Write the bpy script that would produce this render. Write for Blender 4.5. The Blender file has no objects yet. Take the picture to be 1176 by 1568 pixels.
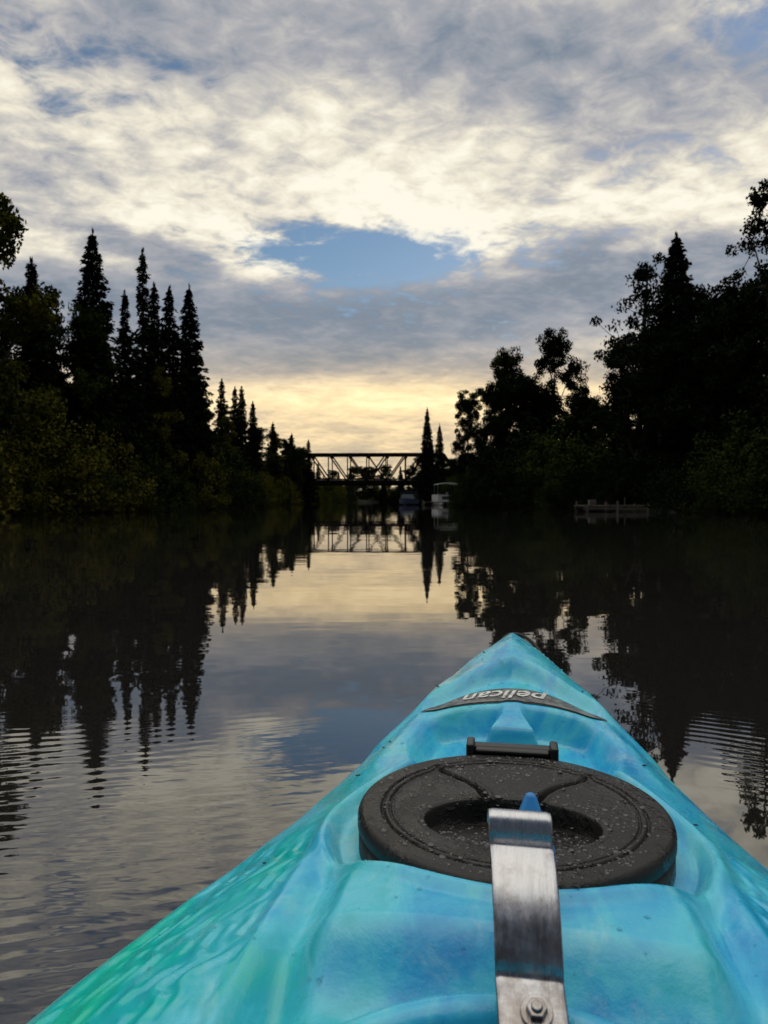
import bpy, math, random
import numpy as np
from mathutils import Vector, Matrix
rng = np.random.default_rng(7)
random.seed(7)
scene = bpy.context.scene
scene.view_settings.view_transform = 'Standard'
scene.view_settings.look = 'None'
scene.view_settings.exposure = 0
COL = scene.collection
R = math.radians

# ------------------------------------------------------------ node helpers
class NT:
    def __init__(s, nt): s.nt = nt; s.n = nt.nodes; s.l = nt.links
    def new(s, t, **kw):
        n = s.n.new(t)
        for k, v in kw.items(): setattr(n, k, v)
        return n
    def set(s, sock, v):
        if isinstance(v, bpy.types.NodeSocket): s.l.new(v, sock)
        else: sock.default_value = v
    def m(s, op, a, b=None, c=None, clamp=False):
        n = s.n.new('ShaderNodeMath'); n.operation = op; n.use_clamp = clamp
        s.set(n.inputs[0], a)
        if b is not None: s.set(n.inputs[1], b)
        if c is not None: s.set(n.inputs[2], c)
        return n.outputs[0]
    def smooth(s, x, a, b, lo=0.0, hi=1.0):
        n = s.n.new('ShaderNodeMapRange'); n.interpolation_type = 'SMOOTHSTEP'
        s.set(n.inputs[0], x); n.inputs[1].default_value = a; n.inputs[2].default_value = b
        n.inputs[3].default_value = lo; n.inputs[4].default_value = hi
        return n.outputs[0]
    def noise(s, vec, scale, detail=4, rough=.5, dist=0, lac=2.0):
        n = s.n.new('ShaderNodeTexNoise'); s.l.new(vec, n.inputs['Vector'])
        n.inputs['Scale'].default_value = scale; n.inputs['Detail'].default_value = detail
        n.inputs['Roughness'].default_value = rough; n.inputs['Distortion'].default_value = dist
        n.inputs['Lacunarity'].default_value = lac
        return n.outputs['Fac']
    def mix(s, f, a, b, blend='MIX'):
        n = s.n.new('ShaderNodeMix'); n.data_type = 'RGBA'; n.blend_type = blend
        s.set(n.inputs[0], f); s.set(n.inputs[6], a); s.set(n.inputs[7], b)
        return n.outputs[2]
    def ramp(s, f, pts, interp='LINEAR'):
        n = s.n.new('ShaderNodeValToRGB'); e = n.color_ramp.elements; n.color_ramp.interpolation = interp
        while len(e) < len(pts): e.new(0.5)
        for i, (p, c) in enumerate(pts):
            e[i].position = p
            e[i].color = (c, c, c, 1) if not isinstance(c, tuple) else (c + (1,))
        s.set(n.inputs[0], f)
        return n.outputs[0]
    def gauss(s, x, y, x0, y0, sx, sy):
        a = s.m('DIVIDE', s.m('SUBTRACT', x, x0), sx); b = s.m('DIVIDE', s.m('SUBTRACT', y, y0), sy)
        d = s.m('ADD', s.m('MULTIPLY', a, a), s.m('MULTIPLY', b, b))
        return s.m('EXPONENT', s.m('MULTIPLY', d, -1.0))
    def mapping(s, vec, scale=(1,1,1), rot=(0,0,0), loc=(0,0,0)):
        n = s.n.new('ShaderNodeMapping'); s.l.new(vec, n.inputs[0])
        n.inputs['Scale'].default_value = scale; n.inputs['Rotation'].default_value = rot
        n.inputs['Location'].default_value = loc
        return n.outputs[0]

def c4(c): return (c[0], c[1], c[2], 1)

def material(name, base=(.5,.5,.5), rough=.5, metal=0.0, var=0.0, vscale=5.0, bump=0.0, bscale=20.0, **kw):
    mt = bpy.data.materials.new(name); mt.use_nodes = True
    t = NT(mt.node_tree); b = t.n['Principled BSDF']
    tc = t.new('ShaderNodeTexCoord').outputs['Object']
    if var > 0:
        f = t.noise(tc, vscale, 5, .6)
        col = t.mix(t.smooth(f, .3, .7), c4([x*(1-var) for x in base]), c4([min(1, x*(1+var)) for x in base]))
        t.l.new(col, b.inputs['Base Color'])
    else: b.inputs['Base Color'].default_value = c4(base)
    b.inputs['Roughness'].default_value = rough; b.inputs['Metallic'].default_value = metal
    if bump > 0:
        bn = t.new('ShaderNodeBump'); bn.inputs['Strength'].default_value = 1; bn.inputs['Distance'].default_value = bump
        t.l.new(t.noise(tc, bscale, 6, .6), bn.inputs['Height']); t.l.new(bn.outputs[0], b.inputs['Normal'])
    for k, v in kw.items(): b.inputs[k.replace('_', ' ')].default_value = v
    return mt

# ------------------------------------------------------------ mesh helpers
def mesh_np(name, V, F, mats=(), midx=None, smooth=False):
    me = bpy.data.meshes.new(name)
    V = np.asarray(V, dtype=np.float32)
    if isinstance(F, np.ndarray):
        k = F.shape[1]; nf = F.shape[0]
        me.vertices.add(len(V)); me.vertices.foreach_set('co', V.ravel())
        me.loops.add(nf*k); me.loops.foreach_set('vertex_index', F.astype(np.int32).ravel())
        me.polygons.add(nf); me.polygons.foreach_set('loop_start', np.arange(0, nf*k, k, dtype=np.int32))
        me.polygons.foreach_set('loop_total', np.full(nf, k, dtype=np.int32))
    else:
        me.from_pydata([tuple(map(float, v)) for v in V], [], [tuple(int(i) for i in f) for f in F])
        nf = len(F)
    for m_ in mats: me.materials.append(m_)
    if midx is not None: me.polygons.foreach_set('material_index', np.asarray(midx, dtype=np.int32))
    me.polygons.foreach_set('use_smooth', np.full(nf, smooth, dtype=bool))
    me.update(calc_edges=True); me.validate()
    return me

def obj(name, me, parent=None, loc=(0,0,0), rot=(0,0,0), scale=(1,1,1)):
    o = bpy.data.objects.new(name, me); COL.objects.link(o)
    o.location = loc; o.rotation_euler = rot; o.scale = scale
    if parent: o.parent = parent
    return o

def empty(name, loc=(0,0,0), rot=(0,0,0)):
    o = bpy.data.objects.new(name, None); COL.objects.link(o); o.location = loc; o.rotation_euler = rot
    o.empty_display_size = .1
    return o

class Geo:
    def __init__(s): s.V = []; s.F = []; s.M = []
    def add(s, V, F, m=0):
        o = len(s.V); s.V += [tuple(v) for v in V]
        for f in F: s.F.append([i+o for i in f]); s.M.append(m)
    def box(s, c, d, m=0, rz=0.0):
        x, y, z = d[0]/2, d[1]/2, d[2]/2; cr, sr = math.cos(rz), math.sin(rz)
        V = []
        for a in (-x, x):
            for b in (-y, y):
                for e in (-z, z): V.append((c[0]+a*cr-b*sr, c[1]+a*sr+b*cr, c[2]+e))
        s.add(V, [(0,1,3,2),(4,6,7,5),(0,4,5,1),(2,3,7,6),(0,2,6,4),(1,5,7,3)], m)
    def beam(s, p, q, w, h=None, m=0):
        h = h or w; p = Vector(p); q = Vector(q); d = (q-p).normalized()
        up = Vector((0,0,1)) if abs(d.z) < .95 else Vector((0,1,0))
        a = d.cross(up).normalized()*w/2; b = a.cross(d).normalized()*h/2
        V = [p-a-b, p+a-b, p+a+b, p-a+b, q-a-b, q+a-b, q+a+b, q-a+b]
        s.add([v[:] for v in V], [(3,2,1,0),(4,5,6,7),(0,1,5,4),(1,2,6,5),(2,3,7,6),(3,0,4,7)], m)
    def tube(s, pts, rads, n=8, m=0, cap=True):
        pts = [Vector(p) for p in pts]; V = []; F = []
        for i, p in enumerate(pts):
            d = (pts[min(i+1, len(pts)-1)]-pts[max(i-1, 0)]).normalized()
            up = Vector((0,0,1)) if abs(d.z) < .9 else Vector((0,1,0))
            a = d.cross(up).normalized(); b = a.cross(d)
            for k in range(n):
                t = 2*math.pi*k/n; V.append((p+(a*math.cos(t)+b*math.sin(t))*rads[i])[:])
        for i in range(len(pts)-1):
            for k in range(n):
                F.append((i*n+k, i*n+(k+1)%n, (i+1)*n+(k+1)%n, (i+1)*n+k))
        if cap: F.append(tuple(range(n))[::-1]); F.append(tuple((len(pts)-1)*n+k for k in range(n)))
        s.add(V, F, m)
    def mesh(s, name, mats, smooth=False): return mesh_np(name, s.V, s.F, mats, s.M, smooth)

def bevel(o, w, seg=2):
    b = o.modifiers.new('bevel', 'BEVEL'); b.width = w; b.segments = seg; b.limit_method = 'ANGLE'

def ss(a, b, x):
    t = np.clip((x-a)/(b-a), 0, 1); return t*t*(3-2*t)

# ------------------------------------------------------------ camera
H = 0.62
cam = bpy.data.cameras.new('camera'); camo = bpy.data.objects.new('camera', cam); COL.objects.link(camo)
camo.location = (0, 0, H); camo.rotation_euler = (R(90-0.96), 0, 0)
cam.sensor_fit = 'VERTICAL'; cam.sensor_height = 36; cam.lens = 26.0
cam.clip_start = .02; cam.clip_end = 6000
cam.dof.use_dof = True; cam.dof.focus_distance = 1.0; cam.dof.aperture_fstop = 14
scene.camera = camo

# ------------------------------------------------------------ world / sky
SUN_AZ, SUN_EL = 33.0, 6.0
w = bpy.data.worlds.new('World'); scene.world = w; w.use_nodes = True
try: w.cycles.sampling_method = 'NONE'
except Exception as e: print(e)
t = NT(w.node_tree); t.n.clear()
out = t.new('ShaderNodeOutputWorld')
sky = t.new('ShaderNodeTexSky'); sky.sky_type = 'NISHITA'; sky.sun_disc = False
sky.sun_elevation = R(SUN_EL); sky.sun_rotation = R(SUN_AZ); sky.air_density = 1.2; sky.dust_density = .5; sky.ozone_density = 3
bgs = t.new('ShaderNodeBackground'); t.l.new(t.mix(1.0, sky.outputs[0], (1.20,1.12,1.20,1), 'MULTIPLY'), bgs.inputs[0]); bgs.inputs[1].default_value = .15
tc = t.new('ShaderNodeTexCoord').outputs['Generated']
sp = t.new('ShaderNodeSeparateXYZ'); t.l.new(tc, sp.inputs[0])
X, Y, Z = sp.outputs
Za = t.m('ABSOLUTE', Z)
az = t.m('MULTIPLY', t.m('ARCTAN2', X, Y), 57.2958)
el = t.m('MULTIPLY', t.m('ARCSINE', Za), 57.2958)
zz = t.m('ADD', Za, .16)
cv = t.new('ShaderNodeCombineXYZ'); t.l.new(t.m('DIVIDE', X, zz), cv.inputs[0]); t.l.new(t.m('DIVIDE', Y, zz), cv.inputs[1])
P = cv.outputs[0]
n1 = t.noise(t.mapping(P, (1.0, 1.25, 1), (0, 0, R(18)), (3.1, 1.7, 0)), 1.1, 3, .55, .35)
n2 = t.noise(t.mapping(P, (1, 1.0, 1), (0,0,R(-25)), (7.3,2.2,0)), 2.6, 7, .56, .30)
n3 = t.noise(t.mapping(P, (1, 1.2, 1), (0,0,R(-35)), (1.3,9.2,4)), 11, 5, .60, .35)
elw = t.m('ADD', el, t.m('ADD', t.m('MULTIPLY', t.m('SUBTRACT', n1, .5), 15), t.m('MULTIPLY', t.m('SUBTRACT', n2, .5), 7)))
fadew = t.smooth(el, 3, 14)
elw = t.m('ADD', el, t.m('MULTIPLY', t.m('SUBTRACT', elw, el), fadew))
elw = t.m('SUBTRACT', elw, t.m('MULTIPLY', t.m('MULTIPLY', t.m('MINIMUM', t.m('MAXIMUM', az, -50), 50), fadew), .05))
litb = t.ramp(t.m('DIVIDE', elw, 90), [(0.0,.62),(4/90,.66),(7.8/90,.78),(10.5/90,.44),(12.5/90,.27),(16/90,.28),(18/90,.42),(19.6/90,.79),(23.5/90,.74),(27/90,.60),(34/90,.47),(50/90,.62),(70/90,.85)])
wisp = t.m('ADD', t.m('MULTIPLY', t.m('SUBTRACT', n2, .5), 1.9), t.m('MULTIPLY', t.m('SUBTRACT', n3, .5), 1.10))
wamp = t.ramp(t.m('DIVIDE', el, 90), [(0,.35),(9/90,.42),(16/90,.5),(20/90,.95),(40/90,.85),(1,.6)])
lit = t.m('ADD', litb, t.m('MULTIPLY', wisp, wamp))
lit = t.m('SUBTRACT', lit, t.m('MULTIPLY', t.gauss(az, el, 22, 27.5, 10, 3.5), .26))
lit = t.m('ADD', lit, t.m('MULTIPLY', t.gauss(az, el, 10, 20.5, 20, 2.0), .20))
lit = t.m('ADD', lit, t.m('MULTIPLY', t.gauss(az, el, -10, 26, 9, 4), .12))
lit = t.m('ADD', lit, t.m('MULTIPLY', t.gauss(az, el, -1, 7.6, 12, 1.5), .16))
# unseen sky behind the camera, darkened to shade the kayak's rear-facing surfaces
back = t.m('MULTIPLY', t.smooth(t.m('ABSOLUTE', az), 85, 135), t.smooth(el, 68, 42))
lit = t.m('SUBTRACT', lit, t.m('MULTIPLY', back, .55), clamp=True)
cloud = t.ramp(lit, [(0,(.155,.197,.26)),(.25,(.255,.295,.355)),(.48,(.41,.415,.445)),(.68,(.61,.585,.54)),(.86,(.87,.81,.67)),(1,(1.0,.95,.81))])
warm = t.m('MULTIPLY', t.smooth(el, 13.5, 7), t.m('ADD', .50, t.m('MULTIPLY', t.gauss(az, el, 3, 6, 24, 14), .6)), clamp=True)
cloud = t.mix(warm, cloud, t.mix(1.0, cloud, (1.30, 1.07, .74, 1), 'MULTIPLY'))
up = t.m('MULTIPLY', t.smooth(el, 34, 52, 1.0, 2.1), t.m('SUBTRACT', 1.0, t.m('MULTIPLY', back, .60)))  # boost added to the unseen overhead sky to light deck and water; dimmed behind
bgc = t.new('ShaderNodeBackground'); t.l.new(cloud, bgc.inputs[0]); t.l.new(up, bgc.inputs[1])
gap = t.m('MULTIPLY', t.gauss(az, el, -2, 18.0, 11, 2.4), 1.2)
gap = t.m('ADD', gap, t.m('MULTIPLY', t.gauss(az, el, 27, 31, 7, 4), .8))
gap = t.m('ADD', gap, t.m('MULTIPLY', t.gauss(az, el, -26, 27.5, 11, 4), .50))
gap = t.m('ADD', gap, t.m('MULTIPLY', t.gauss(az, el, 22, 23, 10, 4), .36))
gap = t.m('ADD', gap, t.m('MULTIPLY', t.gauss(az, el, 0, 13, 30, 3), .2))
gap = t.m('ADD', gap, t.m('ADD', t.m('MULTIPLY', t.m('SUBTRACT', .5, n2), 1.5), t.m('MULTIPLY', t.m('SUBTRACT', .5, n3), 1.6)))
gapm = t.m('MULTIPLY', t.smooth(gap, .32, .92), t.smooth(el, 44, 34))
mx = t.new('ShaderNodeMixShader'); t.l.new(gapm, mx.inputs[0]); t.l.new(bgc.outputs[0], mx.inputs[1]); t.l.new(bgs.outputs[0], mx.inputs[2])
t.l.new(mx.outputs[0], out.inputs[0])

sd = bpy.data.lights.new('sun', 'SUN'); sd.energy = .5; sd.angle = R(10); sd.color = (1, .86, .66)
so = bpy.data.objects.new('sun', sd); COL.objects.link(so)
dv = Vector((math.sin(R(SUN_AZ))*math.cos(R(SUN_EL)), math.cos(R(SUN_AZ))*math.cos(R(SUN_EL)), math.sin(R(SUN_EL))))
so.rotation_euler = dv.to_track_quat('Z', 'Y').to_euler(); so.location = (0, 0, 30)

# ------------------------------------------------------------ river shores + ground
YL = [-400,-50, 0, 30, 48, 62, 75, 105, 130, 165, 190, 2000]; XL = [-22,-20,-17,-14.8,-11.6,-12.6,-13.2,-12.2,-11,-6, 6, 6]
YR = [-400,-50, 0, 30, 40, 52, 60, 80, 92, 115, 140, 165, 190, 2000]; XR = [22,20,17,15.2,13.8,10.2,8.2,8.0,5.4,5.2,6,8,8,8]
def shoreL(y): return np.interp(y, YL, XL)
def shoreR(y): return np.interp(y, YR, XR)
def ground_z(x, y):
    x = np.asarray(x, float); y = np.asarray(y, float)
    wob = .5*np.sin(y*.31)+.3*np.sin(y*.83+1.3)
    d = np.maximum(shoreL(y)+wob-x, x-shoreR(y)-wob*.7)
    z = np.where(d < 0, np.maximum(-1.5, d*.5), .55*ss(0, 1.6, d)+.012*np.clip(d, 0, 150))
    return z + .12*np.sin(x*.7)*np.sin(y*.6)*(d > 1)
gx = np.concatenate([[-2500,-1200,-500,-200,-120,-80], np.arange(-60, 60.1, .8), [80,120,200,500,1200,2500]])
gy = np.concatenate([[-400,-200,-100,-60], np.arange(-40, 200, 1.2), np.arange(200, 320, 10), [400,800,1500,3000]])
GX, GY = np.meshgrid(gx, gy); GZ = ground_z(GX, GY)
nx, ny = len(gx), len(gy)
idx = np.arange(nx*ny).reshape(ny, nx)
def gridF(idx): return np.stack([idx[:-1,:-1], idx[:-1,1:], idx[1:,1:], idx[1:,:-1]], -1).reshape(-1, 4)
mg = material('ground_soil_grass', (.011,.013,.007), .98, var=.5, vscale=.8, bump=.05, bscale=4, Specular_IOR_Level=.1)
obj('ground', mesh_np('ground', np.stack([GX, GY, GZ], -1).reshape(-1, 3), gridF(idx), [mg], smooth=True))

mw = bpy.data.materials.new('river_water'); mw.use_nodes = True
t = NT(mw.node_tree); b = t.n['Principled BSDF']
b.inputs['Base Color'].default_value = (.014,.013,.012,1); b.inputs['Roughness'].default_value = .01
b.inputs['IOR'].default_value = 2.1
tcn = t.new('ShaderNodeTexCoord').outputs['Object']
sp = t.new('ShaderNodeSeparateXYZ'); t.l.new(tcn, sp.inputs[0])
big = t.noise(t.mapping(tcn, (.35, .9, 1)), .8, 2, .45, .2)
med = t.noise(t.mapping(tcn, (.8, 2.4, 1), (0,0,R(6))), 2.2, 2, .45, .2)
def wave(rot, scale, dist):
    wv = t.new('ShaderNodeTexWave', wave_type='BANDS', bands_direction='Y', wave_profile='SIN')
    t.l.new(t.mapping(tcn, (1,1,1), (0,0,R(rot))), wv.inputs['Vector'])
    wv.inputs['Scale'].default_value = scale; wv.inputs['Distortion'].default_value = dist; wv.inputs['Detail'].default_value = 2
    wv.inputs['Detail Scale'].default_value = .5
    return wv.outputs['Fac']
ml = t.m('MULTIPLY', t.smooth(sp.outputs[1], 2.3, 1.1), t.smooth(sp.outputs[0], .05, -.35))
mr = t.m('MULTIPLY', t.smooth(sp.outputs[1], 2.6, 1.5), t.smooth(sp.outputs[0], .7, .95))
patch = t.smooth(t.noise(tcn, 1.3, 2, .5), .40, .60, .25, 1.0)
ht = t.m('ADD', t.m('MULTIPLY', big, .0040), t.m('MULTIPLY', med, .00060))
ht = t.m('ADD', ht, t.m('MULTIPLY', t.m('MULTIPLY', wave(-17, 6.5, 3.5), t.m('MULTIPLY', ml, patch)), .00060))
ht = t.m('ADD', ht, t.m('MULTIPLY', t.m('MULTIPLY', t.noise(t.mapping(tcn,(1,2.4,1),(0,0,R(-20))), 9, 2, .5), ml), .0012))
ht = t.m('ADD', ht, t.m('MULTIPLY', t.m('MULTIPLY', wave(28, 7.5, 2.5), mr), .00036))
bn = t.new('ShaderNodeBump'); bn.inputs['Strength'].default_value = 1; bn.inputs['Distance'].default_value = 1
t.l.new(ht, bn.inputs['Height']); t.l.new(bn.outputs[0], b.inputs['Normal'])
obj('river_water', mesh_np('river_water', [(-60,-400,0),(60,-400,0),(60,230,0),(-60,230,0)], np.array([[0,1,2,3]]), [mw]))

# ------------------------------------------------------------ vegetation
def leafmat(name, c1, c2):
    mt = bpy.data.materials.new(name); mt.use_nodes = True
    t = NT(mt.node_tree); t.n.remove(t.n['Principled BSDF']); b = t.new('ShaderNodeBsdfDiffuse')
    tc = t.new('ShaderNodeTexCoord').outputs['Object']
    oi = t.new('ShaderNodeObjectInfo').outputs['Random']
    f = t.smooth(t.noise(tc, .9, 1, .6), .35, .65)
    f = t.m('ADD', t.m('MULTIPLY', f, .75), t.m('MULTIPLY', oi, .35), clamp=True)
    t.l.new(t.mix(f, c4(c1), c4(c2)), b.inputs['Color'])
    t.l.new(b.outputs[0], t.n['Material Output'].inputs[0])
    return mt
m_bark = material('bark', (.03,.026,.022), .9, var=.4, vscale=6)
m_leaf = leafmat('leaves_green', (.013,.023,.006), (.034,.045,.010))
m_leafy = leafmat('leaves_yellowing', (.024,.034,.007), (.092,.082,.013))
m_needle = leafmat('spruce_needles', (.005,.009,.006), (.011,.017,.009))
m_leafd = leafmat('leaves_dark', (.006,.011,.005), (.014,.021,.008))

def cards(C, D, L, W, rng):
    n = len(C); r = rng.normal(size=(n, 3)); S = np.cross(D, r); S /= np.linalg.norm(S, axis=1, keepdims=True)+1e-9
    V = np.stack([C-D*L[:,None], C+S*W[:,None], C+D*L[:,None], C-S*W[:,None]], 1).reshape(-1, 3)
    return V, np.arange(4*n).reshape(-1, 4)
def unit(n, rng):
    d = rng.normal(size=(n, 3)); return d/np.linalg.norm(d, axis=1, keepdims=True)

def combine(name, geo, V, F, mats):
    gv = np.array(geo.V).reshape(-1, 3); gf = np.array([f for f in geo.F if len(f) == 4]).reshape(-1, 4)
    VV = np.concatenate([gv, V]); FF = np.concatenate([gf, F+len(gv)])
    return mesh_np(name, VV, FF.astype(np.int32), mats, np.r_[np.zeros(len(gf)), np.ones(len(F))])

def spruce(seed, h=12., r=1.9, ragged=.35, sparse=1.0, skirt=.05, tip=.6, dens=1.0):
    g = np.random.default_rng(seed); geo = Geo()
    geo.tube([(0,0,-.5),(0,0,h*.5),(0,0,h)], [.17,.09,.015], 7, cap=False)
    C = []; D = []; L = []; W = []
    z = h*skirt
    while z < h-.12:
        f = 1-z/h
        Rz = r*(f**.78)*(1+g.uniform(-ragged, ragged*.6))+.11
        nb = int(8+5*f)
        a0 = g.uniform(0, 6.28)
        for k in range(nb):
            if g.random() > sparse: continue
            a = a0+k*6.283/nb+g.uniform(-.3, .3); rl = Rz*g.uniform(.55, 1.12)
            droop = g.uniform(.20, .55)*rl
            n = max(5, int(rl/.036*dens)); s_ = np.sqrt(g.uniform(.01, 1, n))
            wid = .26*rl*(1-s_*.7)+.05
            off = g.uniform(-1, 1, n)*wid
            x = np.cos(a)*s_*rl-np.sin(a)*off; y = np.sin(a)*s_*rl+np.cos(a)*off
            zz = z-droop*s_**1.3+.16*rl*(s_**4)+g.uniform(-.16, .05, n)
            C.append(np.stack([x, y, zz], 1))
            d = np.stack([np.cos(a)+g.normal(0,.4,n), np.sin(a)+g.normal(0,.4,n), g.uniform(-.9,.1,n)], 1)
            D.append(d/np.linalg.norm(d, axis=1, keepdims=True)); L.append(g.uniform(.10,.22,n)*(.6+.5*f)); W.append(g.uniform(.045,.09,n)*(.75+.35*f))
            if k % 3 == 0: geo.tube([(0,0,z),(np.cos(a)*rl*.9, np.sin(a)*rl*.9, z-droop*.8)], [.02,.006], 3, cap=False)
        z += g.uniform(.14, .26)*(.6+.6*f)
    n = 26; C.append(np.stack([g.normal(0,.04,n), g.normal(0,.04,n), g.uniform(h-tip, h+.1, n)], 1))
    D.append(np.tile([[0,0,1.]], (n,1))); L.append(np.full(n,.16)); W.append(np.full(n,.04))
    V, F = cards(np.concatenate(C), np.concatenate(D), np.concatenate(L), np.concatenate(W), g)
    return combine('spruce_mesh', geo, V, F, [m_bark, m_needle])

def broadleaf(seed, h=12., cr=3., base=.35, ncl=110, clr=.75, nl=120, leaf=.12, mat=None, bark=None, lobes=7, trunk=.2, wsc=1.0):
    g = np.random.default_rng(seed); geo = Geo()
    lean = g.normal(0, .03*h, 2)
    tp = [(0,0,-.5),(lean[0]*.2,lean[1]*.2,h*.3),(lean[0]*.6,lean[1]*.6,h*.6),(lean[0],lean[1],h*.92)]
    geo.tube(tp, [trunk,trunk*.75,trunk*.45,.03], 7, cap=False)
    cc = []
    for i in range(lobes):
        zf = base+(1-base)*(i+.5)/lobes*.92
        a = i*2.4+g.uniform(-.5,.5); prof = math.sin(min(1, (zf-base)/(1-base)*1.05+.18)*math.pi)**.6
        rr = cr*prof*g.uniform(.35,.75)
        c = np.array([math.cos(a)*rr+lean[0]*zf, math.sin(a)*rr+lean[1]*zf, h*zf])
        rad = cr*g.uniform(.38,.58)
        cc.append((c, rad))
        st = np.array([lean[0]*zf*.6, lean[1]*zf*.6, h*max(.15, zf-.2)])
        mid = (st+c)/2+np.array([0,0,-.15*rr])
        geo.tube([st, mid, c], [trunk*.4, trunk*.25, .03], 5, cap=False)
    cc.append((np.array([lean[0], lean[1], h-cr*.35]), cr*.36))
    C = []; D = []
    tot = sum(r_**2 for _, r_ in cc)
    for c, rad in cc:
        k = max(3, int(ncl*rad**2/tot))
        for j in range(k):
            d = unit(1, g)[0]; d[2] = d[2]*.8+.1
            p = c+d*rad*g.uniform(.35, 1.12)
            geo.tube([c, (c+p)/2+[0,0,-.05], p], [.03,.02,.006], 3, cap=False)
            n = int(nl*g.uniform(.5,1.3)); q = unit(n, g)*(g.random((n,1))**.45)*clr*g.uniform(.5,1.0)
            q[:,2] *= .7
            C.append(p+q); dd = unit(n, g); dd[:,2] -= .35; D.append(dd/np.linalg.norm(dd,axis=1,keepdims=True))
    C = np.concatenate(C); D = np.concatenate(D); n = len(C)
    keep = C[:,2] > .1
    C, D = C[keep], D[keep]; n = len(C)
    V, F = cards(C, D, g.uniform(.6,1.2,n)*leaf, g.uniform(.4,.7,n)*leaf, g)
    return combine('broadleaf_mesh', geo, V, F, [bark or m_bark, mat or m_leaf])

def shrub(seed, h=4., r=2.4, mat=None, leaf=.115, ncl=55, nl=90):
    g = np.random.default_rng(seed); geo = Geo(); C = []; D = []
    for j in range(ncl):
        a = g.uniform(0, 6.28); s_ = math.sqrt(g.random()); zt = h*(1-s_**2*.55)*g.uniform(.06, 1.0)
        p = np.array([math.cos(a)*s_*r, math.sin(a)*s_*r, zt])
        geo.tube([(p[0]*.15,p[1]*.15,0),(p[0]*.55,p[1]*.55,zt*.6), p], [.04,.025,.006], 3, cap=False)
        n = int(nl*g.uniform(.6,1.3)); q = unit(n, g)*(g.random((n,1))**.4)*g.uniform(.4,.8)
        C.append(p+q); dd = unit(n, g); D.append(dd)
    C = np.concatenate(C); D = np.concatenate(D); k = C[:,2] > -.15; C = C[k]; D = D[k]; n = len(C)
    V, F = cards(C, D, g.uniform(.6,1.2,n)*leaf, g.uniform(.35,.6,n)*leaf, g)
    return combine('shrub_mesh', geo, V, F, [m_bark, mat or m_leaf])

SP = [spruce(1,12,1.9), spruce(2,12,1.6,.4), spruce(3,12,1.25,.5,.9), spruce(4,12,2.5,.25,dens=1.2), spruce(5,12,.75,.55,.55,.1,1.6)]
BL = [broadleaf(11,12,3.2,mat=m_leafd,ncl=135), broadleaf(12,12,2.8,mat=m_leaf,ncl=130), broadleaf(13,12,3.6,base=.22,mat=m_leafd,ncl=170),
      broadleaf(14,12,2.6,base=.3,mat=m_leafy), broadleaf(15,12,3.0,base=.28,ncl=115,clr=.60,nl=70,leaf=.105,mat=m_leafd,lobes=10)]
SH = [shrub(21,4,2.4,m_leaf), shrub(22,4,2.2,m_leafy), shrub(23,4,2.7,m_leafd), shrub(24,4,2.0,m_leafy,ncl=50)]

def plant(name, me, x, y, h, mh=12., wide=1.0, parent=None, rz=None):
    s_ = h/mh
    return obj(name, me, parent, (x, y, max(.02, float(ground_z(x, y)))-.05), (0, 0, random.uniform(0, 6.28) if rz is None else rz), (s_*wide, s_*wide, s_))

# hero trees, left bank (mesh, x, y, height, width factor)
for (m_, x, y, h, wd) in [(1,-16.6,35,11.3,1.1),(0,-14.9,38,13.9,1.0),(2,-14.3,41,11.6,1.),(4,-13.8,42.5,14.4,1.1),(2,-13.6,44,12.8,1.1),(2,-13.3,46,13.2,1.15),
        (0,-12.6,48,13.9,.95),(2,-16.4,75,12.1,1.2),(2,-15.5,77,11.6,1.2),(1,-14.6,76,11.6,1.0),(1,-13.8,78,10.9,1.0),(2,-12.6,101,9.6,1.3),(2,-10.6,104,9.0,1.4),
        (1,-17.5,33,9.5,1.1),(3,-15.8,40,10.6,.9),(0,-13.2,50,10.5,1.1),(1,-13.5,90,9.6,1.1)]:
    plant('spruce_tree', SP[m_], x, y, h, wide=wd)
for (m_, x, y, h, wd) in [(3,-15.3,29.0,12.3,.85),(3,-18.5,31,11,1.0),(0,-17.0,36.5,10.2,.9),(1,-14.9,37.2,10.0,.7),(3,-13.4,43.5,8,.8),(1,-14.6,58,7.6,.9),(3,-15.0,70,8,.8),
        (1,-15,88,8.8,1.0),(3,-14.2,94,8.9,.9),(0,-12.6,98,8.6,.8),(1,-11.6,103,8.0,.8),(0,-12.4,107,7.6,1.0)]:
    plant('broadleaf_tree', BL[m_], x, y, h, wide=wd)
# hero trees, right bank
for (m_, x, y, h, wd) in [(3,16.9,43,15.4,1.05),(3,5.3,91,11.9,.62),(0,7.2,96,9.9,.9),(3,20.5,44,12.0,1.0),(0,17.4,54,10,1.0),(1,16.2,40.5,11.0,1.2),(3,6.6,104,8.8,.8)]:
    plant('spruce_tree', SP[m_], x, y, h, wide=wd)
for (m_, x, y, h, wd) in [(4,18.8,35.6,16.0,.74),(4,14.5,42.5,14.4,.86),(2,8.4,60,10.2,.80),(2,12.4,60,10.2,.95),(0,14.3,62,13.9,.66),(1,10.8,64,13.0,.72),(0,8.0,72,10.9,.75),
        (2,16.6,47,10.5,.9),(0,18.4,41,11.8,.9),(2,17.4,37,9.8,.9),(2,19,33,9.5,.9),(2,15.2,41,9.2,.75),(2,20.8,39,11.6,1),(2,10.2,62,10.6,.9),(0,5.2,108,7,.9),(2,14.2,56,8.6,.8),
        (2,21,31,10.5,1.1),(2,22.5,34,11,1.1),(2,20.5,27,9.5,1.1)]:
    plant('broadleaf_tree', BL[m_], x, y, h, wide=wd)

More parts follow.
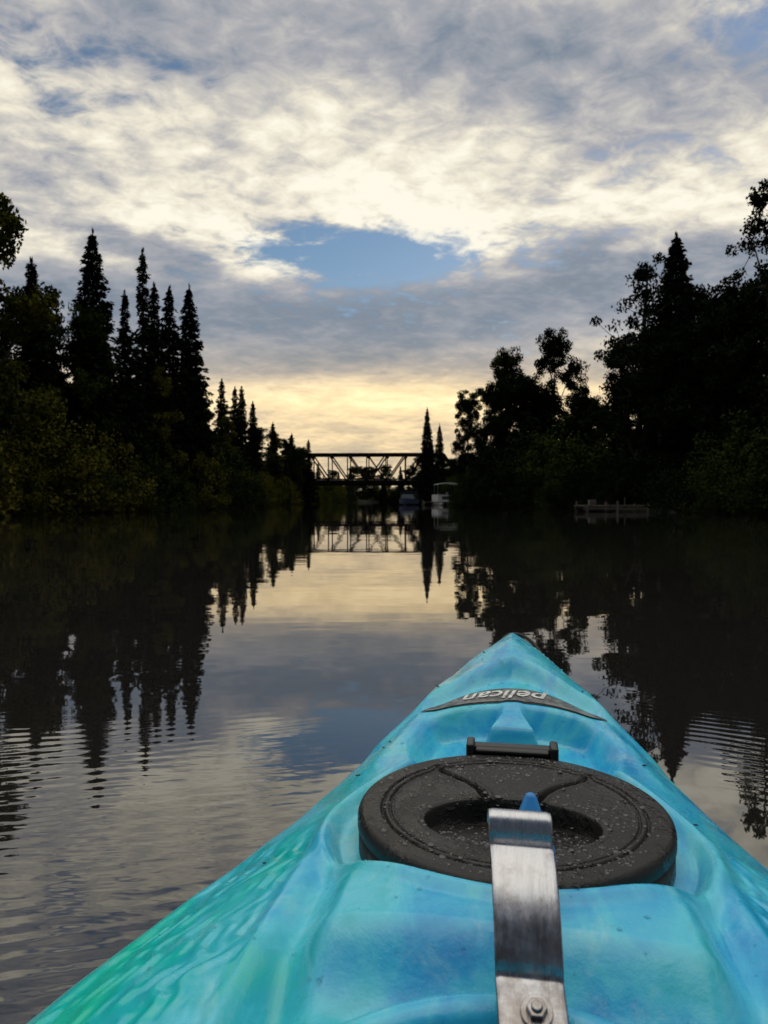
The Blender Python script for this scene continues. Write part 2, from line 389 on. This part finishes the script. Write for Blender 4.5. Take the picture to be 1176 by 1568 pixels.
# shoreline shrubs
par = empty('shoreline_shrubs')
def hL(y): return np.interp(y, [0,28,34,40,48,60,75,100,130], [5,6.6,6.6,6.2,5.6,5.2,5.8,5.6,4.0])
def hR(y): return np.interp(y, [0,30,42,50,58,66,80,95,130], [4.5,5.4,4.8,5.0,7.0,5.4,4,3.6,3.6])
y = 14.
while y < 160:
    for row in range(3):
        xx = float(shoreL(y))-row*2.1+random.uniform(-.5,.6); hh = float(hL(y))*(.55+.22*row)*random.uniform(.75,1.15)
        plant('shrub', random.choice([SH[1],SH[3],SH[0],SH[2]] if row < 2 else [SH[0],SH[2]]), xx, y+random.uniform(-.8,.8), hh, 4., .95, par)
        xx = float(shoreR(y))+row*2.1+random.uniform(-.6,.5); hh = float(hR(y))*(.5+.22*row)*random.uniform(.75,1.15)
        if row == 0 and (35 < y < 43 or 76 < y < 92): hh *= .42; xx += 1.0
        plant('shrub', random.choice([SH[0],SH[2],SH[2]]), xx, y+random.uniform(-.8,.8), hh, 4., .95, par)
    y += 2.1+y*.006
par = empty('forest')
y = 6.
while y < 140:
    for row in range(2):
        for side in (-1, 1):
            if side < 0: xx = float(shoreL(y))-6.0-row*4.5; hm = np.interp(y,[0,35,50,60,80,130],[9.5,9.9,9.0,7.4,7.8,7.0])
            else: xx = float(shoreR(y))+6.0+row*4.5; hm = np.interp(y,[0,35,45,52,60,66,75,130],[10.5,10.5,9.4,7.8,8.8,7.4,6.8,6.5])
            xx += random.uniform(-1.5,1.5); hh = hm*random.uniform(.8,1.08)*(1+.03*row)
            if random.random() < .4: plant('forest_spruce', random.choice(SP[:4]), xx, y+random.uniform(-2,2), hh*1.05, wide=1.2, parent=par)
            else: plant('forest_broadleaf', random.choice(BL[:3]), xx, y+random.uniform(-2,2), hh, wide=1.2, parent=par)
    y += 4.6
par = empty('distant_treeline')
for d, h0 in ((150,6.0),(172,7.0),(210,9.6)):
    for xx in np.arange(-50, 55, 3.6):
        if d == 150 and (-11 < xx < 7): continue
        yy = d+random.uniform(-4,4); hh = h0*random.uniform(.75,1.1)
        me = random.choice(BL[:3]+SP[:3]) if d > 150 else random.choice(BL[:3])
        plant('distant_tree', me, xx+random.uniform(-1,1), yy, hh, wide=1.3, parent=par)
for xx in np.arange(-14, 10, 1.7):
    plant('distant_shrub', random.choice(SH), xx, 180+random.uniform(-4,4), random.uniform(3.0,4.6), 4., 1.3, par)

# ------------------------------------------------------------ railway truss bridge
m_steel = material('weathered_bridge_steel', (.008,.007,.0065), .95, var=.4, vscale=2, Specular_IOR_Level=.1)
m_conc = material('bridge_concrete', (.08,.075,.07), .9, var=.3, vscale=1.5, bump=.01)
m_timber = material('weathered_timber', (.10,.085,.07), .85, var=.35, vscale=4)
br = empty('truss_bridge', (0, 114, 0), (0,0,R(-3)))
g = Geo(); x0, x1, zb, zt = -17.0, 12.0, 3.3, 7.5; npan = 10; dx = (x1-x0)/npan
for yy in (-2.4, 2.4):
    g.beam((x0,yy,zb),(x1,yy,zb),.35,.45); g.beam((x0+dx,yy,zt),(x1-dx,yy,zt),.30,.32)
    g.beam((x0,yy,zb),(x0+dx,yy,zt),.30); g.beam((x1,yy,zb),(x1-dx,yy,zt),.30)
    for i in range(1, npan):
        xa = x0+i*dx; g.beam((xa,yy,zb),(xa,yy,zt),.16)
        if i < npan-1:
            if i < npan/2: g.beam((xa,yy,zt),(xa+dx,yy,zb),.20,.2)
            else: g.beam((xa,yy,zb),(xa+dx,yy,zt),.20,.2)
            if i in (4, 5): g.beam((xa,yy+.02,zt),(xa+dx,yy+.02,zb),.12)
        g.box((xa,yy,zt-.25),(.5,.40,.35)); g.box((xa,yy,zb+.3),(.5,.40,.35))
for i in range(1, npan):
    xa = x0+i*dx; g.beam((xa,-2.4,zt),(xa,2.4,zt),.16); g.beam((xa,-2.4,zb-.1),(xa,2.4,zb-.1),.25,.4)
    if i < npan-1: g.beam((xa,-2.4,zt+.03),(xa+dx,2.4,zt+.03),.08)
obj('trusses', g.mesh('trusses', [m_steel]), br)
g = Geo(); g.box(((x0+x1)/2,-1,zb-.15),(x1-x0+26,.3,.75)); g.box(((x0+x1)/2,1,zb-.15),(x1-x0+26,.3,.75))
for xa in np.arange(x0-13, x1+13, .6): g.box((xa,0,zb+.32),(.25,3.0,.18),1)
g.box(((x0+x1)/2,-.72,zb+.48),(x1-x0+26,.08,.13)); g.box(((x0+x1)/2,.72,zb+.48),(x1-x0+26,.08,.13))
obj('track_deck', g.mesh('deck', [m_steel, m_timber]), br)
g = Geo()
for xa in (x0, x1): g.box((xa,0,1.0),(1.4,6.2,4.0)); g.box((xa,0,3.03),(1.7,6.6,.2))
obj('piers', g.mesh('piers', [m_conc]), br)
g = Geo()
for xa in list(np.arange(x0-12, x0-2, 3.2))+list(np.arange(x1+3, x1+13, 3.2)):
    for yy in (-2,-.8,.8,2): g.tube([(xa,yy*1.15,-.5),(xa,yy,2.6)],[.17,.15],8)
    g.box((xa,0,2.6),(.35,5,.3)); g.beam((xa+.2,-2.3,.4),(xa+.2,2.1,2.4),.1,.2)
obj('trestle_bents', g.mesh('trestle', [m_timber]), br)

# ------------------------------------------------------------ boats & docks
m_white = material('boat_white', (.50,.50,.50), .4, var=.08, vscale=2)
m_alu = material('aluminium', (.35,.35,.35), .35, .9)
m_blue = material('boat_blue_canvas', (.010,.018,.06), .8, var=.2)
m_dark = material('dark_vinyl', (.03,.03,.035), .5)
m_glass = material('tinted_windscreen', (.05,.06,.07), .08)
pb = empty('pontoon_boat', (6.65, 80, 0), (0,0,R(4)))
g = Geo()
for sx in (-.82, .82):
    g.tube([(sx,-2.9,.12),(sx,-2.5,.10),(sx,2.2,.10),(sx,2.7,.28)],[.06,.29,.29,.05],14,1)
g.box((0,0,.43),(2.35,5.2,.1),0)
for sx in (-1.13,1.13): g.box((sx,0,.82),(.05,5.0,.62),0); g.beam((sx,-2.5,1.16),(sx,2.5,1.16),.05,m=1)
for sy in (-2.5,2.5): g.box((0,sy,.80),(2.2,.05,.60),0); g.beam((-1.13,sy,1.16),(1.13,sy,1.16),.05,m=1)
for sx in (-.75,.75): g.box((sx,-1.6,.75),(.6,1.5,.5),2); g.box((sx*1.25,-1.6,1.05),(.16,1.5,.4),2)
g.box((.45,.4,.95),(.6,.5,.9),0); g.tube([(.45,.1,1.35),(.45,.05,1.37)],[.2,.2],12,2)
g.box((0,-2.535,.80),(1.5,.02,.34),2)
for sx in (-1.1,1.1):
    for sy in (-1.7,.9): g.beam((sx,sy,1.15),(sx*.97,sy*.95,2.28),.045,m=1)
obj('hull_and_deck', g.mesh('pontoon', [m_white, m_alu, m_dark]), pb)
g = Geo(); V=[]; nn=9
for j in range(2):
    for i in range(nn):
        a=-1+2*i/(nn-1); V.append((a*1.15,-1.75+j*2.8,2.26+.16*(1-a*a)))
F=[(i,i+1,nn+i+1,nn+i) for i in range(nn-1)]; g.add(V,F,0)
c = obj('bimini_top', g.mesh('bimini', [m_white], True), pb); md=c.modifiers.new('s','SOLIDIFY'); md.thickness=.07

def hull(L, B, D):
    V=[];F=[];n=14
    for i in range(n+1):
        f=i/n; y_=-L/2+L*f; bw=B/2*(1-max(0,(f-.45)/.55)**2.2)+.02; sh=D*(1+.25*f*f)
        V += [(-bw,y_,sh),(-bw*.88,y_,D*.25),(0,y_,-.12+.3*max(0,f-.7)),(bw*.88,y_,D*.25),(bw,y_,sh),(bw*.86,y_,sh-.02),(0,y_,sh+.04),(-bw*.86,y_,sh-.02)]
    for i in range(n):
        for k in range(8): F.append((i*8+k,i*8+(k+1)%8,(i+1)*8+(k+1)%8,(i+1)*8+k))
    F.append(tuple(range(8))); F.append(tuple(n*8+k for k in range(8))[::-1]); return V,F
mb = empty('motor_boat', (2.75, 86, 0), (0,0,R(168)))
g=Geo(); V,F=hull(5.0,2.0,.62); g.add(V,F,0)
obj('hull', g.mesh('mhull',[m_blue],False), mb)
g=Geo()
g.add([(-.8,.3,.7),(.8,.3,.7),(.65,.05,1.25),(-.65,.05,1.25),(-.82,-.6,.7),(-.68,-.6,1.2),(.82,-.6,.7),(.68,-.6,1.2)],[(0,1,2,3),(0,3,5,4),(1,6,7,2)],0)
g.box((0,-2.65,.55),(.38,.4,.8),1); g.box((0,-2.65,1.0),(.42,.55,.35),1); g.box((-.45,-1.1,.8),(.5,.5,.45),1); g.box((.45,-1.1,.8),(.5,.5,.45),1)
obj('windscreen_and_motor', g.mesh('mtop',[m_glass,m_dark]), mb)
g=Geo(); g.box((0,-1.0,1.5),(1.75,1.9,.06),0)
for sx in (-.83,.83):
    for sy in (-1.8,-.2): g.beam((sx,sy,.7),(sx,sy,1.48),.035,m=1)
o_=obj('canvas_top', g.mesh('mcanvas',[m_blue,m_alu]), mb)

def dock(name, loc, rz, Lx, Ly, z, extra=True):
    d_ = empty(name, loc, (0,0,rz)); g=Geo(); n=int(Lx/.15)
    for i in range(n): g.box((-Lx/2+(i+.5)*Lx/n,0,z+random.uniform(-.006,.006)),(Lx/n-.015,Ly,.04),0)
    for sy in (-Ly/2+.06,Ly/2-.06): g.box((0,sy,z-.11),(Lx,.06,.18),0)
    obj('planks', g.mesh('planks',[m_timber]), d_); g=Geo()
    for sx in (-Lx/2+.15,0,Lx/2-.15):
        for sy in (-Ly/2-.05,Ly/2+.05): g.tube([(sx,sy,-1),(sx,sy,z+random.uniform(.08,.25))],[.06,.055],9)
    obj('posts', g.mesh('posts',[m_timber]), d_)
    if extra:
        g=Geo(); bx=-Lx*.28
        g.box((bx,.2,z+.16),(.35,.3,.28)); g.beam((Lx*.18,-.2,z+.02),(Lx*.18,-.2,z+.42),.06)
        o_=obj('dock_boxes', g.mesh('boxes',[m_timber]), d_); bevel(o_,.02)
    return d_
dock('wooden_dock', (12.0, 39.0, 0), R(4), 3.5, 1.6, .30)
dock('wooden_dock', (-14.9, 62, 0), R(-8), 3.0, 1.4, .30, False)
dock('wooden_dock', (5.0, 84, 0), R(90), 4.0, 1.0, .35, False)

# ------------------------------------------------------------ KAYAK
ALPHA = 9.87
kayak = empty('kayak', (0,0,0), (0,0,R(-ALPHA)))
hc = .78
def HW(v):
    return np.interp(v, [-1.75,-1.6,-1.2,-.7,-.3,.1,.35,.53,.64,.85,1.08,1.33,1.46,1.52,1.555,1.575], [.01,.06,.2,.33,.39,.41,.410,.388,.362,.302,.225,.130,.084,.064,.052,.034])
def gun(v): return .195+.085*ss(.8,1.55,v)+.06*ss(-1,-1.7,v)
wr = np.random.default_rng(5)
WK = [(wr.uniform(-.6,.9), wr.uniform(200,400), wr.uniform(0,6.28), wr.uniform(.5,1)) for _ in range(9)]
def deck(u, v):
    hw = HW(v); au = np.abs(u); tt = np.clip(au/np.maximum(hw,.003), 0, 1)
    crown = np.interp(v, [-1.7,-1.,0,.5,.8,1.0,1.2,1.45,1.575], [.02,.06,.09,.100,.096,.092,.080,.056,.035])
    pw = np.interp(v, [.6,.9,1.2,1.5], [3.2,2.6,2.3,2.2])
    z = gun(v)+crown*(1-tt**pw)
    ve = 1.250-.60*au
    z = z+.034*ss(-.030,.008, v-ve)*(1-.75*tt) - .014*ss(1.3,1.55,v)
    z = z+.005*np.exp(-(au/.02)**2)*ss(1.24,1.3,v)
    z = z+.007*np.exp(-((tt-.70)/.09)**2)*ss(.92,1.02,v)*ss(1.30,1.2,v)
    wl = ss(.150,.112,au+.20*np.abs(v-1.02))*ss(.90,.95,v)*ss(1.118,1.090,v)
    z = z-.042*wl
    kk = ss(.045,.030,au+.25*(v-1.03))*ss(1.028,1.040,v)*ss(1.15,1.09,v)
    z = z+.034*kk*(wl+.15)
    z = z-.017*np.exp(-((au-.168)/.016)**2)*ss(.74,.64,v)*ss(-.4,.0,v)
    inner = ss(.160,.130,au)
    z = z+.017*inner*ss(.655,.60,v)*ss(.3,.5,v)
    z = z-.046*ss(.545,.485,v)*ss(.24,.10,au)*ss(.0,.4,v)
    z = z-.006*ss(.195,.210,au)*ss(.93,.88,tt)*ss(.80,.74,v)
    r = np.hypot(u, v-hc)
    z = z+.007*np.exp(-((r-.200)/.009)**2)
    f = ss(.194,.178,r); z = z*(1-f)+.260*f
    E = np.sqrt((u/.25)**2+((v+.09)/.55)**2)
    f = ss(1.0,.94,E); z = z*(1-f)+.03*f
    z = z+.0014*np.sin(u*31+v*17)*np.sin(v*23-u*11)
    gm = ss(.192,.215,au)*ss(.95,.86,tt)*ss(.84,.70,v)
    x_ = au+.006*np.sin(v*71+1)+.004*np.sin(v*143+au*60); y_ = v*.55+.006*np.sin(au*83)+.004*np.sin(v*97)
    gr = sum(a_*np.sin((x_*math.cos(th)+y_*math.sin(th))*k_+ph) for th,k_,ph,a_ in WK)/2.6
    z = z+.0015*gm*np.clip(gr,-.9,1.2)
    return z
vs = np.concatenate([np.arange(-1.75,.30,.03), np.arange(.30,1.50,.0033), np.arange(1.50,1.5751,.004)])
nt_ = 321; ts = np.linspace(-1,1,nt_); ts = np.sign(ts)*(1-(1-np.abs(ts))**1.15)
VV, TT = np.meshgrid(vs, ts, indexing='ij'); UU = TT*HW(VV)
ZZ = deck(UU, VV)
hwv = HW(vs); gv_ = gun(vs)
def side(fu, z): return np.stack([fu, vs, z], -1)
k = np.clip(hwv/.2, .05, 1)
lipR = [side(hwv+.006*k, gv_-.006), side(hwv+.008*k, gv_-.016), side(hwv+.002*k, gv_-.026), side(hwv*.985, gv_-.05), side(hwv*.95,.08+0*vs), side(hwv*.85,-.02+0*vs), side(hwv*.5,-.09+0*vs), side(hwv*0,-.11+0*vs)]
Rr = np.stack(lipR, 1); Lr = Rr[:, ::-1].copy(); Lr[..., 0] *= -1; Lr = Lr[:, 1:]
full = np.concatenate([Lr, np.stack([UU, VV, ZZ], -1), Rr], 1)
nv, nu = full.shape[:2]; idx = np.arange(nv*nu).reshape(nv, nu)
mk = bpy.data.materials.new('rotomoulded_plastic'); mk.use_nodes = True
t = NT(mk.node_tree); b = t.n['Principled BSDF']
tc = t.new('ShaderNodeTexCoord').outputs['Object']; sp = t.new('ShaderNodeSeparateXYZ'); t.l.new(tc, sp.inputs[0])
sw = t.smooth(t.noise(t.mapping(tc,(1,.55,1),(0,0,R(25))), 3.4, 6, .62, 1.8), .30, .70)
sw2 = t.smooth(t.noise(t.mapping(tc,(1,.30,1),(0,0,R(-14)),(4,2,1)), 11.0, 6, .64, 1.0), .34, .66)
side_ = t.m('MULTIPLY', t.smooth(sp.outputs[0], -.12, -.34), t.smooth(sp.outputs[1], 1.0, .5))
f = t.m('ADD', t.m('ADD', t.m('MULTIPLY', sw, .46), t.m('MULTIPLY', sw2, .28)), .20)
f = t.m('SUBTRACT', f, t.m('MULTIPLY', side_, .46), clamp=True)
col = t.ramp(f, [(.0,(.01,.56,.42)),(.20,(.01,.53,.52)),(.36,(.03,.50,.61)),(.52,(.08,.58,.76)),(.70,(.03,.44,.74)),(.86,(.01,.31,.67)),(1,(.01,.24,.60))])
fine = t.noise(tc, 60, 5, .65)
scuff = t.smooth(t.noise(t.mapping(tc,(1,.45,1)), 16, 7, .72, .5), .54, .72)
col = t.mix(t.m('MULTIPLY', scuff, .36), col, (.42,.70,.75,1))
dirt = t.smooth(t.noise(tc, 26, 7, .72), .60, .74)
col = t.mix(t.m('MULTIPLY', dirt, .28), col, (.13,.20,.18,1))
t.l.new(col, b.inputs['Base Color'])
b.inputs['Specular IOR Level'].default_value = .6
rg = t.noise(tc, 13, 6, .68); t.l.new(t.m('ADD', t.smooth(rg, .35, .65, .12, .36), t.m('MULTIPLY', dirt, .25)), b.inputs['Roughness'])
h_ = t.m('ADD', t.m('MULTIPLY', fine, .0007), t.m('MULTIPLY', t.noise(tc, 12, 3, .5), .0024))
bn = t.new('ShaderNodeBump'); bn.inputs['Distance'].default_value = 1; t.l.new(h_, bn.inputs['Height']); t.l.new(bn.outputs[0], b.inputs['Normal'])
obj('hull', mesh_np('kayak_hull', full.reshape(-1,3), gridF(idx)[:, ::-1].copy(), [mk], smooth=True), kayak)
cap = full[-1]; o_ = obj('stem', mesh_np('stem', cap, [list(range(len(cap)))], [mk]), kayak)
g = Geo(); pts = []
N_ = 96
for i in range(N_+1):
    a = 2*math.pi*i/N_; u = .252*math.sin(a); v = -.09+.552*math.cos(a)
    pts.append((u, v, .288+.010*math.cos(a)))
g.tube(pts, [.012]*len(pts), 12, cap=False)
g.tube([(p[0]*.985,p[1],p[2]-.02) for p in pts], [.010]*len(pts), 10, cap=False)
obj('cockpit_rim', g.mesh('rim', [mk], True), kayak)

# hatch lid
def seg_dist(a, b, P_):
    best = np.full(a.shape, 9.)
    for (x1,y1),(x2,y2) in zip(P_[:-1], P_[1:]):
        dx_, dy_ = x2-x1, y2-y1; tt = np.clip(((a-x1)*dx_+(b-y1)*dy_)/(dx_*dx_+dy_*dy_),0,1)
        best = np.minimum(best, np.hypot(a-x1-tt*dx_, b-y1-tt*dy_))
    return best
RL = .160
cur = [(-.0860,.098),(-.078,.086),(-.062,.072),(-.046,.058),(-.034,.040),(-.0285,.022)]
def lidz(A_, B_):
    RR = np.hypot(A_, B_)
    zl = np.zeros_like(RR)+.300
    zl = zl-.0036*np.exp(-((RR-.127)/.0017)**2)-.0036*np.exp(-((RR-.135)/.0017)**2)
    zl = zl-.0022*ss(.126,.122,RR)
    zl = zl-.004*np.clip((RR-.154)/.006,0,1)**2.4
    q = np.sqrt((A_/.088)**2+((B_+.037)/.058)**2)
    dep = .004+.024*np.clip(((B_+.037)/.058+1)/2,0,1)
    zl = zl-dep*ss(1.0,.96,q)
    zl = zl+.0012*np.exp(-((q-1.05)/.022)**2)
    dl = seg_dist(-np.abs(A_), B_, cur)
    zl = zl-.0095*np.exp(-(dl/.0030)**2)
    zl = zl+.0018*np.exp(-((dl-.007)/.0032)**2)
    return zl
nr, na = 230, 440
rr_ = np.linspace(0.0005, RL, nr); aa_ = np.linspace(0, 2*math.pi, na, endpoint=False)
RR, AA = np.meshgrid(rr_, aa_, indexing='ij'); A_ = RR*np.cos(AA); B_ = RR*np.sin(AA)
Vl = np.stack([A_, B_+hc, lidz(A_, B_)], -1)
wall = []
for rr2, z2 in ((RL+.0012,.292),(RL+.0012,.284),(RL-.004,.283),(RL-.004,.279),(RL+.000,.278),(RL+.000,.256)):
    wall.append(np.stack([rr2*np.cos(aa_), hc+rr2*np.sin(aa_), z2+0*aa_], -1))
Vl = np.concatenate([Vl, np.stack(wall,0)], 0); nrr = Vl.shape[0]
idx = np.arange(nrr*na).reshape(nrr, na); idx2 = np.concatenate([idx, idx[:, :1]], 1)
F = gridF(idx2)
ml_ = bpy.data.materials.new('black_wet_plastic'); ml_.use_nodes = True
t = NT(ml_.node_tree); b = t.n['Principled BSDF']; tc = t.new('ShaderNodeTexCoord').outputs['Object']
wet = t.smooth(t.noise(tc, 15, 6, .68, .4), .46, .56)
t.l.new(t.mix(t.noise(tc,14,5,.65), (.006,.006,.006,1), (.018,.017,.016,1)), b.inputs['Base Color'])
t.l.new(t.m('ADD', .50, t.m('MULTIPLY', wet, -.36)), b.inputs['Roughness'])
b.inputs['Specular IOR Level'].default_value = .36
gr = t.noise(tc, 380, 3, .6); gr2 = t.noise(tc, 90, 4, .65)
h_ = t.m('ADD', t.m('MULTIPLY', gr2, t.m('ADD', .0012, t.m('MULTIPLY', wet, .0022))), t.m('MULTIPLY', gr, .0003))
bn = t.new('ShaderNodeBump'); bn.inputs['Distance'].default_value = 1; t.l.new(h_, bn.inputs['Height']); t.l.new(bn.outputs[0], b.inputs['Normal'])
m_black = material('black_plastic', (.012,.012,.012), .35, var=.3, vscale=20)
obj('hatch_lid', mesh_np('hatch_lid', Vl.reshape(-1,3), F, [ml_], smooth=True), kayak)
def droplets(name, pos, rad, mat):
    ring = 7; V = []; F = []
    for (x, y, z), r_ in zip(pos, rad):
        o = len(V); sx = random.uniform(.8,1.4)
        for (fr, fz) in ((1,0),(.8,.30),(.42,.46)):
            for k in range(ring):
                a = 2*math.pi*k/ring; V.append((x+r_*fr*math.cos(a)*sx, y+r_*fr*math.sin(a), z+r_*fz))
        V.append((x,y,z+r_*.5))
        for j in range(2):
            for k in range(ring): F.append((o+j*ring+k, o+j*ring+(k+1)%ring, o+(j+1)*ring+(k+1)%ring, o+(j+1)*ring+k))
        for k in range(ring): F.append((o+2*ring+k, o+2*ring+(k+1)%ring, o+3*ring))
    obj(name, mesh_np(name, V, F, [mat], smooth=True), kayak)
m_drop = material('water_drop_on_black', (.012,.012,.012), .03, IOR=1.65)
pos = []; rad = []
cl = rng.uniform(-.15,.15,(22,2))
for i in range(1700):
    if rng.random() < .75: c_ = cl[rng.integers(22)]; x, y = c_+rng.normal(0,.018,2)
    else: x, y = rng.uniform(-.155,.155,2)
    if math.hypot(x,y) > .152: continue
    pos.append((x, y+hc, float(lidz(np.array(x),np.array(y)))-.0001)); rad.append(float(np.clip(rng.lognormal(-6.7,.50),.0005,.0038)))
droplets('lid_droplets', pos, rad, m_drop)
m_wd = material('water_drop', (.9,.95,.95), .02, IOR=1.33, Transmission_Weight=1.0)
pos = []; rad = []
while len(pos) < 420:
    v = rng.uniform(.50,1.45); u = rng.uniform(-1,1)*float(HW(v))*.9
    if math.hypot(u, v-hc) < .195: continue
    pos.append((u, v, float(deck(np.array(u),np.array(v)))+.0002)); rad.append(float(np.clip(rng.lognormal(-6.7,.45),.0006,.003)))
droplets('deck_droplets', pos, rad, m_wd)
g = Geo()
g.box((0,.949,.298),(.098,.018,.020)); g.box((-.052,.945,.298),(.010,.032,.030)); g.box((.052,.945,.298),(.010,.032,.030)); g.box((0,.936,.304),(.092,.012,.006)); g.box((0,.957,.282),(.09,.03,.02))
o_ = obj('hatch_hinge', g.mesh('hinge', [m_black]), kayak); bevel(o_, .003, 3)
m_tab = material('blue_tab_plastic', (.03,.24,.62), .4)
g = Geo()
g.add([(-.006,.560,.345),(.034,.560,.345),(.018,.585,.391),(.011,.585,.391),(-.006,.590,.345),(.034,.590,.345),(.018,.592,.389),(.011,.592,.389)],
      [(0,1,2,3),(5,4,7,6),(4,0,3,7),(1,5,6,2),(3,2,6,7),(4,5,1,0)])
g.box((.013,.575,.328),(.022,.02,.036))
o_ = obj('pull_tab', g.mesh('tab', [m_tab]), kayak); bevel(o_, .003, 3)
# steel strap bracket
m_st = bpy.data.materials.new('worn_steel'); m_st.use_nodes = True
t = NT(m_st.node_tree); b = t.n['Principled BSDF']; tc = t.new('ShaderNodeTexCoord').outputs['Object']
n_ = t.noise(t.mapping(tc,(8,1,1)), 30, 6, .65); n2_ = t.noise(tc, 55, 6, .7)
sp = t.new('ShaderNodeSeparateXYZ'); t.l.new(tc, sp.inputs[0])
shade_wear = t.m('ADD', t.smooth(sp.outputs[1], .485, .455, 0, .20), n2_)  # shade painted into the lower strap's colour, over random wear blotches
t.l.new(t.mix(t.smooth(shade_wear,.50,.80,0,.75), (.42,.43,.47,1), (.17,.14,.13,1)), b.inputs['Base Color'])
b.inputs['Metallic'].default_value = 1; t.l.new(t.smooth(n_, .3, .7, .18, .34), b.inputs['Roughness'])
bn = t.new('ShaderNodeBump'); bn.inputs['Distance'].default_value = .0006; t.l.new(n_, bn.inputs['Height']); t.l.new(bn.outputs[0], b.inputs['Normal'])
prof = [(.395,.300),(.410,.312),(.425,.321),(.438,.3275),(.447,.3305),(.4495,.3330),(.4505,.337),(.452,.342),(.457,.351),(.464,.361),(.474,.3715),(.486,.3805),(.497,.3865),(.5015,.3875),(.5045,.3845),(.507,.3860),(.5085,.3950),(.512,.4020),(.518,.4045),(.524,.401),(.527,.393)]
def subd(P_, n=4):
    out_ = []
    P_ = [P_[0]]+list(P_)+[P_[-1]]
    for i in range(1, len(P_)-2):
        for k in range(n):
            s_=k/n; p0,p1,p2,p3=[np.array(P_[i+j]) for j in (-1,0,1,2)]
            out_.append(.5*((2*p1)+(-p0+p2)*s_+(2*p0-5*p1+4*p2-p3)*s_*s_+(-p0+3*p1-3*p2+p3)*s_**3))
    out_.append(np.array(P_[-2])); return out_
pp = subd(prof); V = []; F = []; cols = [-1,-.96,-.85,0,.85,.96,1]; nc = len(cols)
for p in pp:
    f_ = (p[0]-.395)/.13; uc = .0150-.0105*f_; hw_ = .0195+.0022*f_
    for c_ in cols: V.append((uc+hw_*c_, p[0], p[1]-.0012*(abs(c_) > .9)*(abs(c_)-.9)*10))
idx = np.arange(len(pp)*nc).reshape(len(pp), nc)
me = mesh_np('strap', V, gridF(idx), [m_st], smooth=True); o_ = obj('metal_strap', me, kayak)
md = o_.modifiers.new('s','SOLIDIFY'); md.thickness = .0028; md.offset = -1
g = Geo(); ax = Vector((0,-.50,.86)); p0 = Vector((.0145,.430,.3245))
g.tube([p0-ax*.002, p0+ax*.0018],[.0095,.0095],24); g.tube([p0+ax*.0018, p0+ax*.0065],[.0065,.006],6); g.tube([p0+ax*.0065, p0+ax*.0085],[.0035,.003],14)
g.box((.0145,.405,.296),(.034,.05,.012))
o_ = obj('strap_bolt', g.mesh('bolt',[m_st]), kayak); bevel(o_, .0006, 2)

# decal band + lettering projected onto the deck
m_dec = material('decal_dark_silver', (.11,.11,.11), .4, var=.9, vscale=60)
m_decb = material('decal_black', (.012,.012,.012), .35)
m_decw = material('decal_white', (.60,.61,.60), .4, var=.4, vscale=90)
def decal(scale, dz, mat, name):
    n = 80; V = []
    for i in range(n+1):
        a = -1+2*i/n; u = a*.140*scale
        hgt = .027*(scale**3)*(1-abs(a)**2.2)+.0012
        vc = 1.152-.012*a*a
        for k in range(9):
            v = vc+hgt*(-1+2*k/8); V.append((u, v, float(deck(np.array(u),np.array(v)))+dz))
    idx = np.arange((n+1)*9).reshape(n+1, 9)
    obj(name, mesh_np(name, V, gridF(idx)[:, ::-1].copy(), [mat], smooth=True), kayak)
decal(1.0, .0012, m_decb, 'decal_border'); decal(.95, .0020, m_dec, 'decal_band')
tcv = bpy.data.curves.new('txt','FONT'); tcv.body = 'pelican'; tcv.size = .047; tcv.align_x = 'CENTER'; tcv.align_y = 'CENTER'; tcv.offset = .0007; tcv.shear = .25
to = bpy.data.objects.new('txt_tmp', tcv); COL.objects.link(to)
dg = bpy.context.evaluated_depsgraph_get(); tm = bpy.data.meshes.new_from_object(to.evaluated_get(dg)); bpy.data.objects.remove(to)
for v in tm.vertices:
    u = -v.co.x*.98-.010; vv = 1.152-v.co.y*.95
    v.co = (u, vv, float(deck(np.array(u),np.array(vv)))+.0034)
tm.materials.clear(); tm.materials.append(m_decw); obj('decal_lettering', tm, kayak)

# bow carry loop
m_cord = material('black_cord', (.012,.012,.012), .6, bump=.0005, bscale=400)
g = Geo()
P1 = subd([(-.022,1.515,.318),(-.020,1.52,.334),(-.006,1.525,.345),(.014,1.522,.346),(.034,1.51,.338),(.050,1.49,.324),(.064,1.46,.306),(.078,1.44,.290)], 5)
g.tube(P1, [.0035]*len(P1), 8)
P1 = subd([(-.010,1.50,.320),(.0,1.512,.335),(.016,1.515,.338),(.032,1.50,.332),(.048,1.475,.322),(.064,1.45,.306)], 5)
g.tube(P1, [.003]*len(P1), 8)
g.tube([(-.016,1.50,.318),(.014,1.50,.320)], [.008,.008], 12)
obj('bow_carry_loop', g.mesh('loop', [m_cord], True), kayak)
g = Geo()
for (u, v) in ((-.066,.60),(-.18,1.03),(-.172,1.04),(-.05,1.33),(.2,.86),(.17,1.0),(-.25,.72),(.05,.59),(-.12,1.2),(.11,1.2),(-.2,.95),(.24,.72)):
    z = float(deck(np.array(u),np.array(v)))+.0012; a = random.uniform(0,6); L_ = random.uniform(.0015,.004)
    g.beam((u-L_*math.cos(a),v-L_*math.sin(a),z),(u+L_*math.cos(a),v+L_*math.sin(a),z+.001),.0018,.0012)
obj('deck_debris', g.mesh('debris',[m_bark]), kayak)
